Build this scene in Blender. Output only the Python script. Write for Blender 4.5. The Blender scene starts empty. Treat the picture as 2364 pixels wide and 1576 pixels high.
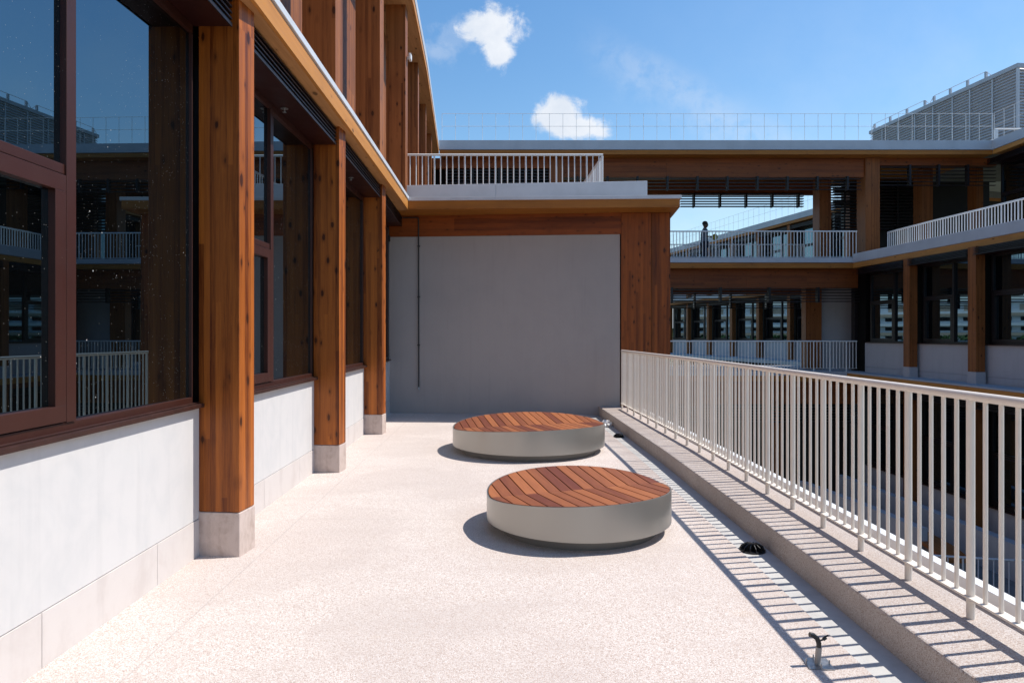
import bpy, bmesh, math, random
from mathutils import Matrix, Vector
random.seed(7)
R = math.radians
col = bpy.context.scene.collection
scene = bpy.context.scene

# ------------------------------------------------------------------ camera
cam_d = bpy.data.cameras.new('camera'); cam = bpy.data.objects.new('camera', cam_d); col.objects.link(cam)
cam.location = (0, 0, 1.55); cam.rotation_euler = (R(90), 0, 0)
cam_d.lens = 24; cam_d.sensor_width = 36; cam_d.shift_y = -0.0064
cam_d.clip_start = 0.05; cam_d.clip_end = 3000
scene.camera = cam

# ------------------------------------------------------------------ node helper
class N:
    def __init__(s, tree): s.t = tree; s.n = tree.nodes; s.l = tree.links
    def node(s, typ, **kw):
        n = s.n.new(typ)
        for k, v in kw.items(): setattr(n, k, v)
        return n
    def put(s, sock, v):
        if v is None: return
        if hasattr(v, 'links') or isinstance(v, bpy.types.NodeSocket): s.l.new(v, sock)
        else: sock.default_value = v
    def math(s, op, a, b=None, c=None, clamp=False):
        n = s.node('ShaderNodeMath', operation=op, use_clamp=clamp)
        s.put(n.inputs[0], a); s.put(n.inputs[1], b)
        if c is not None: s.put(n.inputs[2], c)
        return n.outputs[0]
    def vmath(s, op, a, b=None):
        n = s.node('ShaderNodeVectorMath', operation=op); s.put(n.inputs[0], a); s.put(n.inputs[1], b)
        return n.outputs[0]
    def mix(s, f, a, b, blend='MIX'):
        n = s.node('ShaderNodeMix', data_type='RGBA', blend_type=blend)
        s.put(n.inputs[0], f); s.put(n.inputs[6], a); s.put(n.inputs[7], b)
        return n.outputs[2]
    def ramp(s, f, stops, interp='LINEAR'):
        n = s.node('ShaderNodeValToRGB'); n.color_ramp.interpolation = interp
        e = n.color_ramp.elements
        while len(e) > 1: e.remove(e[0])
        for i, (p, c) in enumerate(stops):
            el = e[0] if i == 0 else e.new(p)
            el.position = p; el.color = c if len(c) == 4 else (*c, 1)
        s.put(n.inputs[0], f); return n.outputs[0]
    def smooth(s, v, lo, hi):
        n = s.node('ShaderNodeMapRange', interpolation_type='SMOOTHSTEP'); s.put(n.inputs[0], v)
        n.inputs[1].default_value = lo; n.inputs[2].default_value = hi; return n.outputs[0]
    def lin(s, v, a, b, c, d):
        n = s.node('ShaderNodeMapRange'); s.put(n.inputs[0], v)
        for i, q in enumerate((a, b, c, d)): n.inputs[i+1].default_value = q
        return n.outputs[0]
    def noise(s, vec, scale, detail=3, rough=.5, dist=0, dim='3D'):
        n = s.node('ShaderNodeTexNoise', noise_dimensions=dim)
        if vec is not None: s.put(n.inputs['Vector'], vec)
        n.inputs['Scale'].default_value = scale; n.inputs['Detail'].default_value = detail
        n.inputs['Roughness'].default_value = rough; n.inputs['Distortion'].default_value = dist
        return n.outputs[0]
    def voro(s, vec, scale, feature='F1', rnd=1):
        n = s.node('ShaderNodeTexVoronoi', feature=feature); s.put(n.inputs['Vector'], vec)
        n.inputs['Scale'].default_value = scale; n.inputs['Randomness'].default_value = rnd
        return n
    def map(s, vec, scale=(1,1,1), loc=(0,0,0)):
        n = s.node('ShaderNodeMapping'); s.put(n.inputs[0], vec)
        n.inputs['Location'].default_value = loc; n.inputs['Scale'].default_value = scale
        return n.outputs[0]
    def sep(s, vec):
        n = s.node('ShaderNodeSeparateXYZ'); s.put(n.inputs[0], vec); return n.outputs
    def comb(s, x, y, z=0.0):
        n = s.node('ShaderNodeCombineXYZ'); s.put(n.inputs[0], x); s.put(n.inputs[1], y); s.put(n.inputs[2], z)
        return n.outputs[0]

# ------------------------------------------------------------------ sky
SUN = Vector((0.548, 0.109, 0.829)).normalized()
EL = math.asin(SUN.z); AZ = math.atan2(SUN.x, SUN.y)
w = bpy.data.worlds.new('World'); scene.world = w; w.use_nodes = True
wn = N(w.node_tree); w.node_tree.nodes.clear()
sky = wn.node('ShaderNodeTexSky', sky_type='NISHITA')
sky.sun_disc = False; sky.sun_elevation = EL; sky.sun_rotation = AZ
sky.air_density = 1.25; sky.dust_density = 0.25; sky.ozone_density = 2.2; sky.altitude = 30
tc = wn.node('ShaderNodeTexCoord')
sx, sy, sz = wn.sep(tc.outputs['Generated'])
syc = wn.math('MAXIMUM', sy, 0.02)
u = wn.math('DIVIDE', sx, syc); v = wn.math('DIVIDE', sz, syc)
uv = wn.comb(u, v)
nz = wn.noise(uv, 24, 13, .66, .25)
nz2 = wn.noise(wn.map(uv, (1, 1, 1), (3.1, 7.7, 0)), 9, 5, .6)
def blob(u0, v0, rx, ry, amt=1.5, lo=1.05, hi=.45):
    a = wn.math('DIVIDE', wn.math('SUBTRACT', u, u0), rx); b = wn.math('DIVIDE', wn.math('SUBTRACT', v, v0), ry)
    d = wn.math('SQRT', wn.math('ADD', wn.math('MULTIPLY', a, a), wn.math('MULTIPLY', b, b)))
    d = wn.math('ADD', d, wn.math('MULTIPLY', wn.math('SUBTRACT', nz, .5), amt*1.6))
    d = wn.math('ADD', d, wn.math('MULTIPLY', wn.math('SUBTRACT', nz2, .5), amt*.8))
    return wn.math('SUBTRACT', 1, wn.smooth(d, hi, lo))
cl = blob(-.028, .448, .058, .034, 1.2)
for b in (blob(-.020, .415, .030, .034, 1.2), blob(.070, .322, .044, .034, 1.1), blob(.105, .303, .058, .022, 1.2), ):
    cl = wn.math('MAXIMUM', cl, b)
wis = wn.math('MULTIPLY', blob(-.112, .415, .035, .022, 2.2, 1.2, .2), .22)
wis = wn.math('MAXIMUM', wis, wn.math('MULTIPLY', blob(-.075, .44, .05, .03, 2.4, 1.2, .2), .16))
cl = wn.math('MAXIMUM', wn.math('MULTIPLY', wn.math('POWER', cl, 1.25), .93), wis)
# long thin streak of cirrus
st = wn.math('ADD', wn.math('MULTIPLY', u, .55), wn.math('MULTIPLY', v, 1.0))
st = wn.math('ABSOLUTE', wn.math('SUBTRACT', wn.math('ADD', st, wn.math('MULTIPLY', wn.math('SUBTRACT', nz2, .5), .10)), .485))
stm = wn.math('MULTIPLY', wn.math('SUBTRACT', 1, wn.smooth(st, 0, .06)), wn.math('MULTIPLY', wn.smooth(u, .08, .2), wn.math('SUBTRACT', 1, wn.smooth(u, .5, .9))))
stm = wn.math('MULTIPLY', wn.math('MULTIPLY', stm, wn.smooth(nz, .3, .6)), .22)
# low haze of cloud near the horizon
low = wn.math('MULTIPLY', wn.math('MULTIPLY', wn.smooth(v, .25, .02), wn.smooth(wn.noise(wn.map(uv, (1, 3, 1)), 4, 6, .6), .35, .65)), .6)
cl = wn.math('MAXIMUM', wn.math('MAXIMUM', cl, stm), low)
cl = wn.math('MULTIPLY', cl, wn.smooth(sy, .02, .1))
skc = wn.node('ShaderNodeHueSaturation'); skc.inputs['Saturation'].default_value = 1.24; skc.inputs['Value'].default_value = 1.0
wn.put(skc.inputs['Color'], sky.outputs[0])
cshade = wn.ramp(nz2, [(.3, (4.7, 5.1, 5.7)), (.6, (6.2, 6.3, 6.5))])
hz = wn.math('MULTIPLY', wn.smooth(sz, .16, -.02), .85)
skh = wn.mix(hz, skc.outputs[0], (3.6, 4.6, 6.0, 1))
veil = wn.math('MULTIPLY', wn.math('MULTIPLY', wn.smooth(u, -.1, .75), wn.smooth(v, .75, .15)), wn.lin(nz2, .3, .7, .08, .30))
skh = wn.mix(veil, skh, (4.6, 5.4, 6.4, 1))
wc = wn.mix(cl, skh, cshade)
bg = wn.node('ShaderNodeBackground'); wn.put(bg.inputs[0], wc); bg.inputs[1].default_value = 0.135
out = wn.node('ShaderNodeOutputWorld'); wn.l.new(bg.outputs[0], out.inputs[0])

# ------------------------------------------------------------------ sun, exposure
sd = bpy.data.lights.new('sun', 'SUN'); so = bpy.data.objects.new('sun', sd); col.objects.link(so)
sd.energy = 4.8; sd.angle = R(.53); sd.color = (1.0, .955, .89)
so.rotation_euler = SUN.to_track_quat('Z', 'Y').to_euler(); so.location = (30, 6, 45)
scene.view_settings.view_transform = 'Standard'; scene.view_settings.look = 'None'
scene.view_settings.exposure = 0.24; scene.view_settings.gamma = 1

# ------------------------------------------------------------------ materials
def mat(name, colr=(.5, .5, .5), rough=.5, metal=0, spec=None, ior=None):
    m = bpy.data.materials.new(name); m.use_nodes = True
    b = m.node_tree.nodes['Principled BSDF']
    b.inputs['Base Color'].default_value = (*colr, 1); b.inputs['Roughness'].default_value = rough
    b.inputs['Metallic'].default_value = metal
    if spec is not None: b.inputs['Specular IOR Level'].default_value = spec
    if ior: b.inputs['IOR'].default_value = ior
    return m, N(m.node_tree), b
def bump(n, b, h, dist, strength=1):
    k = n.node('ShaderNodeBump'); k.inputs['Distance'].default_value = dist; k.inputs['Strength'].default_value = strength
    n.put(k.inputs['Height'], h); n.l.new(k.outputs[0], b.inputs['Normal'])

def wood(name, light, dark, axis='Z', lam=.04, rough=.5, knots=.5, spread=.5, board=0):
    """timber whose grain runs along one axis, glued from lamellas"""
    m, n, b = mat(name, light, rough, spec=.3)
    t = n.node('ShaderNodeTexCoord'); oi = n.node('ShaderNodeObjectInfo')
    off = n.math('MULTIPLY', oi.outputs['Random'], 9.0)
    vec = n.vmath('ADD', t.outputs['Object'], n.comb(off, off, off))
    x, y, z = n.sep(t.outputs['Object'])
    ax = {'X': 0, 'Y': 1, 'Z': 2}[axis]
    sc = [1, 1, 1]; sc[ax] = .035
    others = [q for i, q in enumerate((x, y, z)) if i != ax]
    gv = n.map(vec, tuple(sc))
    big = n.noise(gv, 14, 4, .55, .6)
    fine = n.noise(gv, 120, 6, .68, .3)
    f1 = n.math('FLOOR', n.math('DIVIDE', n.math('ADD', others[0], .0013), lam))
    f2 = n.math('FLOOR', n.math('DIVIDE', n.math('ADD', others[1], .0017), lam))
    alo = (x, y, z)[ax]
    f3 = n.math('FLOOR', n.math('DIVIDE', n.math('ADD', alo, n.math('MULTIPLY', f1, 1.37)), 3.7))
    wnn = n.node('ShaderNodeTexWhiteNoise', noise_dimensions='3D')
    n.put(wnn.inputs['Vector'], n.comb(n.math('ADD', f1, off), f2, f3))
    lamv = wnn.outputs[0]
    s = n.math('ADD', n.math('MULTIPLY', big, .55), n.math('MULTIPLY', fine, .45))
    s = n.math('ADD', n.math('MULTIPLY', n.math('SUBTRACT', s, .5), 2.4), .5)
    s = n.math('ADD', s, n.math('MULTIPLY', n.math('SUBTRACT', lamv, .5), spread))
    mid = tuple((a*.55+c*.45) for a, c in zip(light, dark))
    c = n.ramp(s, [(.0, dark), (.45, mid), (1.0, light)])
    sk = [1.9, 1.9, 1.9]; sk[ax] = .85
    vo = n.voro(n.map(vec, tuple(sk)), 5.5)
    wsel = n.math('GREATER_THAN', n.sep(vo.outputs['Color'])[0], 1-knots)
    kr = n.math('MULTIPLY', n.math('POWER', n.sep(vo.outputs['Color'])[1], 2.0), .17)
    kd = n.math('SUBTRACT', n.math('ADD', vo.outputs['Distance'], n.math('MULTIPLY', n.math('SUBTRACT', fine, .5), .22)), kr)
    kn = n.math('MULTIPLY', n.math('SUBTRACT', 1, n.smooth(kd, .03, .11)), wsel)
    halo = n.math('MULTIPLY', n.math('SUBTRACT', 1, n.smooth(kd, .08, .30)), wsel)
    c = n.mix(n.math('MULTIPLY', halo, .35), c, (*[q*.8 for q in dark], 1))
    c = n.mix(n.math('MULTIPLY', kn, .9), c, (*[q*.28 for q in dark], 1))
    # broad weathering
    wea = n.noise(vec, 1.3, 3)
    c = n.mix(n.math('MULTIPLY', n.smooth(wea, .45, .75), .28), c, (*[q*.5 for q in mid], 1))
    n.put(b.inputs['Base Color'], c)
    n.put(b.inputs['Roughness'], n.lin(fine, .3, .7, rough-.08, rough+.15))
    g1 = n.math('ABSOLUTE', n.math('SUBTRACT', n.math('FRACT', n.math('DIVIDE', n.math('ADD', others[0], .0013), lam)), .5))
    h = n.math('SUBTRACT', fine, n.math('MULTIPLY', n.smooth(g1, .46, .5), .5))
    bump(n, b, h, .0012, .5)
    return m
W_LIGHT, W_DARK = (.46, .205, .068), (.20, .068, .018)
M = {}
M['wood_column'] = wood('timber_column', (.46, .132, .020), (.105, .020, .0035), 'Z', .043, .42, .65, .75)
M['wood_upper'] = wood('timber_upper', (.38, .135, .038), (.12, .033, .008), 'Z', .045, .5, .5, .6)
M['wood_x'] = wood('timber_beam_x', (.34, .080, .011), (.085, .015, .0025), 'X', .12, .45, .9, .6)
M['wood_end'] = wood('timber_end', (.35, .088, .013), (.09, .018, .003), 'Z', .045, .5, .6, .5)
M['wood_y'] = wood('timber_beam_y', (.40, .15, .042), (.16, .05, .014), 'Y', .045, .5, .5, .4)
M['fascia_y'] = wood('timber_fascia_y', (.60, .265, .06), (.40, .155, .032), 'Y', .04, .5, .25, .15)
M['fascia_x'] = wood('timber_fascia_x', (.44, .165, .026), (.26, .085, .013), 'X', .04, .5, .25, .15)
M['soffit_y'] = wood('timber_soffit_y', (.60, .32, .13), (.34, .15, .05), 'Y', .3, .6, .6, .2)
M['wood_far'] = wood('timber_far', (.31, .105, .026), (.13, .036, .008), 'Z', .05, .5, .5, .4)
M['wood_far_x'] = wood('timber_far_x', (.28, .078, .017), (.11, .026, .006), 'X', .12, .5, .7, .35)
# slats of the benches : each slat its own tint
def slat_mat(name, light, dark):
    m, n, b = mat(name, light, .5, spec=.35)
    t = n.node('ShaderNodeTexCoord'); oi = n.node('ShaderNodeObjectInfo')
    r = oi.outputs['Random']; off = n.math('MULTIPLY', r, 37.0)
    vec = n.map(n.vmath('ADD', t.outputs['Object'], n.comb(off, off, off)), (1, .06, 1))
    g = n.noise(vec, 60, 5, .6, .4); g2 = n.noise(vec, 12, 3, .5, .6)
    s = n.math('ADD', n.math('MULTIPLY', g, .5), n.math('MULTIPLY', g2, .5))
    s = n.math('ADD', n.math('MULTIPLY', n.math('SUBTRACT', s, .5), 1.3), r)
    c = n.ramp(s, [(0, dark), (.5, tuple((a+q)/2*.95 for a, q in zip(light, dark))), (1, light)])
    n.put(b.inputs['Base Color'], c); bump(n, b, g, .0006, .4)
    return m
M['slat'] = slat_mat('bench_slat', (.37, .125, .045), (.15, .040, .022))

def paint(name, c, rough=.4, mott=.1, scale=3, metal=0, spec=None, grain=None, gd=.0008, specks=0):
    m, n, b = mat(name, c, rough, metal, spec)
    t = n.node('ShaderNodeTexCoord'); ob = t.outputs['Object']
    g = n.noise(ob, scale, 5, .6)
    cc = n.mix(n.smooth(g, .3, .75), (*c, 1), (*[q*(1-mott) for q in c], 1))
    if specks:
        vo = n.voro(ob, 55); sp = n.math('LESS_THAN', vo.outputs['Distance'], .055)
        sp = n.math('MULTIPLY', sp, n.math('GREATER_THAN', n.sep(vo.outputs['Color'])[0], 1-specks))
        cc = n.mix(sp, cc, (.55, .5, .47, 1))
    n.put(b.inputs['Base Color'], cc)
    n.put(b.inputs['Roughness'], n.lin(n.noise(ob, scale*3, 3), .3, .7, max(.03, rough-.04), rough+.05))
    if grain: bump(n, b, n.noise(ob, grain, 3, .6), gd, .6)
    return m
M['rail'] = paint('rail_paint', (.82, .74, .65), .38, .06, 6, grain=900, gd=.0003)
M['rail_white'] = paint('rail_white', (.80, .79, .77), .4, .05, 6)
M['flash'] = paint('white_flashing', (.62, .64, .67), .45, .12, 2.2)
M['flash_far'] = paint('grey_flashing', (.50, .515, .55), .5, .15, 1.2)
M['coping'] = paint('white_coping', (.82, .83, .84), .4, .08, 2)
M['metal_brown'] = paint('brown_metal', (.048, .0135, .0085), .42, .15, 3, metal=.1, grain=700, gd=.0001, specks=.04)
M['sill_brown'] = paint('brown_sill', (.050, .018, .013), .45, .4, 9, metal=.1, grain=300, gd=.0002, specks=.05)
M['soffit_brown'] = paint('dark_soffit', (.032, .009, .008), .4, .3, 2, spec=.25)
M['louvre'] = paint('dark_louvre', (.016, .011, .012), .4, .2, 5, spec=.35)
M['black'] = paint('black_reveal', (.004, .003, .003), .6, .1, 5, spec=.1)
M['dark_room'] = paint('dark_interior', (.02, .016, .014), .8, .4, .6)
M['drum'] = mat('bench_drum', (.35, .338, .31), .31, .7)[0]
M['pedestal'] = mat('bench_pedestal', (.17, .16, .145), .4, .3)[0]
M['steel'] = paint('galvanised_steel', (.5, .5, .5), .35, .3, 60, metal=.9)
M['rubber'] = paint('black_plastic', (.012, .012, .013), .35, .2, 30)
M['grey_pipe'] = paint('grey_pipe', (.36, .33, .30), .5, .2, 30)
M['plant_grey'] = paint('plant_louvre_grey', (.60, .60, .63), .5, .08, .6)
M['paper'] = paint('crumpled_paper', (.92, .90, .87), .7, .25, 20)
M['conduit'] = paint('dark_conduit', (.03, .028, .028), .45, .3, 20)
M['skin'] = paint('skin', (.13, .065, .04), .5, .1, 20)
M['hair'] = paint('hair', (.008, .007, .007), .6, .2, 60)
M['shirt'] = paint('grey_shirt', (.12, .15, .20), .85, .2, 20)
M['trousers'] = paint('dark_trousers', (.016, .02, .035), .85, .2, 20)
M['yellow'] = paint('yellow_cloth', (.42, .33, .05), .7, .2, 20)
M['apartment'] = paint('apartment_white', (.86, .86, .86), .7, .12, .05)
M['tan'] = paint('apartment_tan', (.55, .42, .31), .7, .12, .05)

# render wall (white, mottled) and plinths
def plaster(name, c, c2, sc=3.0, grain=450, gd=.0015, dirt=.5, rough=.8):
    m, n, b = mat(name, c, rough, spec=.25)
    t = n.node('ShaderNodeTexCoord'); ob = t.outputs['Object']
    g = n.noise(ob, sc, 7, .62, .8); g2 = n.noise(n.map(ob, (1, 1, .35)), sc*2.7, 5, .6)
    f = n.smooth(n.math('ADD', n.math('MULTIPLY', g, .6), n.math('MULTIPLY', g2, .4)), .42, .68)
    cc = n.mix(n.math('MULTIPLY', f, dirt), (*c, 1), (*c2, 1))
    stv = n.noise(n.map(ob, (1, 1, .06)), 11, 4, .6)
    cc = n.mix(n.math('MULTIPLY', n.smooth(stv, .52, .72), .22*dirt), cc, (*[q*.72 for q in c2], 1))
    gr = n.noise(ob, grain, 3, .7)
    cc = n.mix(n.math('MULTIPLY', n.smooth(gr, .4, .7), .16), cc, (*[q*.6 for q in c2], 1))
    n.put(b.inputs['Base Color'], cc); bump(n, b, gr, gd, .6)
    return m
M['white_wall'] = plaster('white_render', (.61, .59, .575), (.525, .52, .515), 3.2, 500, .0008, .6)
M['skirting'] = plaster('pink_skirting', (.61, .56, .53), (.52, .46, .43), 4, 350, .001, .6)
M['plinth'] = plaster('column_plinth', (.56, .46, .41), (.38, .29, .245), 7, 300, .002, .8)
M['grey_wall'] = plaster('grey_render', (.40, .350, .328), (.36, .318, .30), 1.2, 190, .0025, .6)
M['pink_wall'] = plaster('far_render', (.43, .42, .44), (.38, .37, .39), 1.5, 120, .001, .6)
M['concrete'] = plaster('smooth_concrete', (.54, .525, .50), (.40, .385, .37), 2.5, 260, .0008, .7)
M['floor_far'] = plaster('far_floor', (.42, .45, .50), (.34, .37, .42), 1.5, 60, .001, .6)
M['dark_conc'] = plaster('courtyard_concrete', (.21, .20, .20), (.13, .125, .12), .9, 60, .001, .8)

# washed pebble floor
def pebble(name, joints=True, shade=1.0):
    m, n, b = mat(name, (.6, .5, .45), .85, spec=.2)
    t = n.node('ShaderNodeTexCoord'); ob = t.outputs['Object']
    w1 = n.vmath('ADD', ob, n.vmath('SCALE', n.comb(n.noise(ob, 60, 2), n.noise(ob, 60, 2), 0.0), None))
    vo = n.voro(ob, 210); rc = n.sep(vo.outputs['Color'])[0]
    c = n.ramp(rc, [(0, (.33*shade, .24*shade, .19*shade)), (.12, (.45*shade, .34*shade, .29*shade)), (.4, (.62*shade, .535*shade, .475*shade)), (.75, (.73*shade, .66*shade, .615*shade)), (1, (.82*shade, .77*shade, .735*shade))])
    grout = n.smooth(vo.outputs['Distance'], .35, .62)
    c = n.mix(n.math('MULTIPLY', grout, .45), c, (.56*shade, .47*shade, .42*shade, 1))
    vo2 = n.voro(ob, 85); dk = n.math('MULTIPLY', n.math('LESS_THAN', vo2.outputs['Distance'], .24), n.math('GREATER_THAN', n.sep(vo2.outputs['Color'])[1], .78))
    c = n.mix(n.math('MULTIPLY', dk, .45), c, (.30*shade, .21*shade, .17*shade, 1))
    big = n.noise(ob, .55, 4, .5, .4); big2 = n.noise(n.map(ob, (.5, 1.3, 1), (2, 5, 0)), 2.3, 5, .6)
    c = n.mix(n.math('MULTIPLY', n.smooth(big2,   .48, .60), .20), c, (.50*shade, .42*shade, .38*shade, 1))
    c = n.mix(n.math('MULTIPLY', n.smooth(big, .46, .55), .32), c, (.48*shade, .40*shade, .36*shade, 1))  # broad stain-like patches, also standing in for sunlight reflected off the windows
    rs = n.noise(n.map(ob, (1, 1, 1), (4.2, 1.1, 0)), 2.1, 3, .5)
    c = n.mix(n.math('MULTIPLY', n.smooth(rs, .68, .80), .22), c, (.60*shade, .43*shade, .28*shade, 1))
    if joints:     # dirt washed toward the gutter edge
        x0_, y0_, z0_ = n.sep(ob)
        gd_ = n.smooth(n.math('ADD', x0_, n.math('MULTIPLY', n.noise(ob, 5, 5, .7), .5)), 1.45, 1.95)
        c = n.mix(n.math('MULTIPLY', gd_, .30), c, (.42, .35, .30, 1))
    h = n.math('SUBTRACT', 1, vo.outputs['Distance'])
    if joints:
        x, y, z = n.sep(ob)
        xx = n.math('ABSOLUTE', n.math('ADD', x, n.math('ADD', 1.70, n.math('MULTIPLY', y, .016))))
        l1 = n.math('LESS_THAN', xx, .005)
        yy = n.math('ABSOLUTE', n.math('SUBTRACT', n.math('MODULO', n.math('ADD', y, 21.4), 3.62), 1.8))
        l2 = n.math('LESS_THAN', yy, .004)
        l2 = n.math('MULTIPLY', l2, 1.0)
        jl = n.math('MAXIMUM', l1, l2)
        c = n.mix(n.math('MULTIPLY', jl, .38), c, (.36, .31, .29, 1))
        # cement smear along the wall
        sm = n.math('ADD', n.math('ADD', x, 2.30), n.math('MULTIPLY', y, .012))
        nn = n.noise(n.map(ob, (3, 1, 1)), 9, 5, .7)
        s1 = n.math('SUBTRACT', 1, n.smooth(n.math('SUBTRACT', sm, n.math('MULTIPLY', nn, .22)), -.04, .03))
        c = n.mix(n.math('MULTIPLY', s1, .75), c, (.68, .62, .58, 1))
    n.put(b.inputs['Base Color'], c)
    bump(n, b, h, .0025, .8)
    return m
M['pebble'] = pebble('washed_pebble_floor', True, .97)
M['pebble_kerb'] = pebble('washed_pebble_kerb', False, .80)
M['pebble_kerb'].node_tree.nodes['Principled BSDF'].inputs['Specular IOR Level'].default_value = .1

def glass(name, ior=2.2, dust=.12, tint=(.001, .0013, .0015), haze=.05):
    m, n, b = mat(name, tint, .012, ior=ior)
    t = n.node('ShaderNodeTexCoord'); ob = t.outputs['Object']
    vo = n.voro(ob, 38); r = n.sep(vo.outputs['Color'])
    cl_ = n.smooth(n.noise(ob, 2.6, 4), .42, .66)
    size = n.math('MULTIPLY', n.math('POWER', r[1], 3), .16)
    sp = n.math('MULTIPLY', n.math('LESS_THAN', vo.outputs['Distance'], size), n.math('GREATER_THAN', n.math('ADD', r[0], n.math('MULTIPLY', cl_, .55)), 1.19-dust*.6))
    vo3 = n.voro(n.map(ob, (1, 1, 1), (5, 3, 2)), 80); r3 = n.sep(vo3.outputs['Color'])
    sp3 = n.math('MULTIPLY', n.math('LESS_THAN', vo3.outputs['Distance'], .13), n.math('GREATER_THAN', n.math('ADD', r3[0], n.math('MULTIPLY', cl_, .3)), 1.06-dust*.8))
    sp = n.math('MAXIMUM', n.math('MULTIPLY', sp, .9), n.math('MULTIPLY', sp3, .5))
    c = n.mix(sp, (*tint, 1), (.50, .46, .40, 1))
    df = n.math('MULTIPLY', n.smooth(n.noise(ob, 2.3, 6, .65, 1), .35, .8), haze)
    c = n.mix(df, c, (.35, .34, .33, 1))
    n.put(b.inputs['Base Color'], c)
    n.put(b.inputs['Roughness'], n.math('ADD', .008, n.math('MULTIPLY', sp, .6)))
    b.inputs['Specular Tint'].default_value = (.52, .82, 1.0, 1)
    k = n.node('ShaderNodeBump'); k.inputs['Distance'].default_value = .0006; k.inputs['Strength'].default_value = .12
    n.put(k.inputs['Height'], n.noise(ob, 1.7, 1)); n.l.new(k.outputs[0], b.inputs['Normal'])
    return m
M['glass'] = glass('window_glass', 2.9, .16, haze=.004)
M['glass_far'] = glass('far_window_glass', 3.0, 0, (.003, .004, .006), .0)

# ------------------------------------------------------------------ mesh helpers
def setprops(o, label=None, cat=None, group=None, kind=None):
    if label: o['label'] = label
    if cat: o['category'] = cat
    if group: o['group'] = group
    if kind: o['kind'] = kind
    return o
def empty(name, loc, label, cat, group=None):
    o = bpy.data.objects.new(name, None); o.location = loc; o.empty_display_size = .2; col.objects.link(o)
    return setprops(o, label, cat, group)
def basis(o): return Matrix.Translation(o.location) @ o.rotation_euler.to_matrix().to_4x4()
def attach(o, parent):
    if parent is not None:
        o.parent = parent; o.matrix_parent_inverse = basis(parent).inverted()
    return o
class MB:
    def __init__(s): s.v = []; s.f = []
    def box(s, x0, x1, y0, y1, z0, z1):
        i = len(s.v)
        s.v += [(x0,y0,z0),(x1,y0,z0),(x1,y1,z0),(x0,y1,z0),(x0,y0,z1),(x1,y0,z1),(x1,y1,z1),(x0,y1,z1)]
        s.f += [(i,i+3,i+2,i+1),(i+4,i+5,i+6,i+7),(i,i+1,i+5,i+4),(i+1,i+2,i+6,i+5),(i+2,i+3,i+7,i+6),(i+3,i,i+4,i+7)]
        return s
    def prism(s, poly, z0, z1, ztop=None):
        i = len(s.v); n = len(poly)
        s.v += [(x, y, z0) for x, y in poly]
        s.v += [(x, y, z1 if ztop is None else ztop(x, y)) for x, y in poly]
        s.f += [tuple(i+k for k in reversed(range(n))), tuple(i+n+k for k in range(n))]
        s.f += [(i+k, i+(k+1) % n, i+n+(k+1) % n, i+n+k) for k in range(n)]
        return s
    def strip(s, a, b, z0, z1):
        """solid strip between two polylines a, b of equal length"""
        for k in range(len(a)-1): s.prism_ccw([a[k], a[k+1], b[k+1], b[k]], z0, z1)
        return s
    def prism_ccw(s, p, z0, z1):
        ar = sum(p[i][0]*p[(i+1) % len(p)][1]-p[(i+1) % len(p)][0]*p[i][1] for i in range(len(p)))
        s.prism(p if ar > 0 else p[::-1], z0, z1); return s
    def ribbon(s, a, b, z0, z1):
        """one continuous solid between polylines a and b"""
        p = list(a)+list(b)[::-1]; return s.prism_ccw(p, z0, z1)
    def tube(s, pts, r, n=8, cap=True):
        pts = [Vector(p) for p in pts]; i0 = len(s.v); prev = None
        for k, p in enumerate(pts):
            d = ((pts[min(k+1, len(pts)-1)]-pts[k]).normalized() + (pts[k]-pts[max(k-1, 0)]).normalized())
            d = d.normalized() if d.length > 1e-6 else Vector((0, 0, 1))
            a = Vector((0, 0, 1)) if abs(d.z) < .9 else Vector((0, 1, 0))
            if prev is not None: a = prev
            e1 = (a - d*a.dot(d)).normalized(); e2 = d.cross(e1); prev = e1
            rr = r[k] if isinstance(r, (list, tuple)) else r
            for j in range(n):
                t = 2*math.pi*j/n; q = p+e1*math.cos(t)*rr+e2*math.sin(t)*rr; s.v.append(tuple(q))
        for k in range(len(pts)-1):
            for j in range(n):
                a = i0+k*n+j; b = i0+k*n+(j+1) % n; s.f.append((a, b, b+n, a+n))
        if cap:
            s.f.append(tuple(i0+j for j in reversed(range(n)))); s.f.append(tuple(i0+(len(pts)-1)*n+j for j in range(n)))
        return s
    def mesh(s, name, m, smooth=False):
        me = bpy.data.meshes.new(name); me.from_pydata(s.v, [], s.f); me.materials.append(m)
        bm = bmesh.new(); bm.from_mesh(me); bmesh.ops.recalc_face_normals(bm, faces=bm.faces); bm.to_mesh(me); bm.free()
        if smooth:
            me.polygons.foreach_set('use_smooth', [True]*len(me.polygons)); me.set_sharp_from_angle(angle=R(40))
        return me
    def build(s, name, m, parent=None, loc=(0,0,0), rot=0, smooth=False, bevel=0):
        o = bpy.data.objects.new(name, s.mesh(name, m, smooth)); col.objects.link(o)
        o.location = loc; o.rotation_euler = (0, 0, rot)
        if bevel:
            b = o.modifiers.new('bevel', 'BEVEL'); b.width = bevel; b.segments = 2; b.limit_method = 'ANGLE'
        return attach(o, parent)
def copy_to(o, loc, parent, rot=None):
    c = o.copy(); col.objects.link(c); c.location = loc
    if rot is not None: c.rotation_euler = (0, 0, rot)
    attach(c, parent) if parent else None
    return c
def poly_at(P, y):
    """x of a polyline (list of (x,y), y increasing) at y"""
    for a, b in zip(P, P[1:]):
        if y <= b[1] or b is P[-1]:
            t = (y-a[1])/(b[1]-a[1]); return a[0]+(b[0]-a[0])*t
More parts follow.
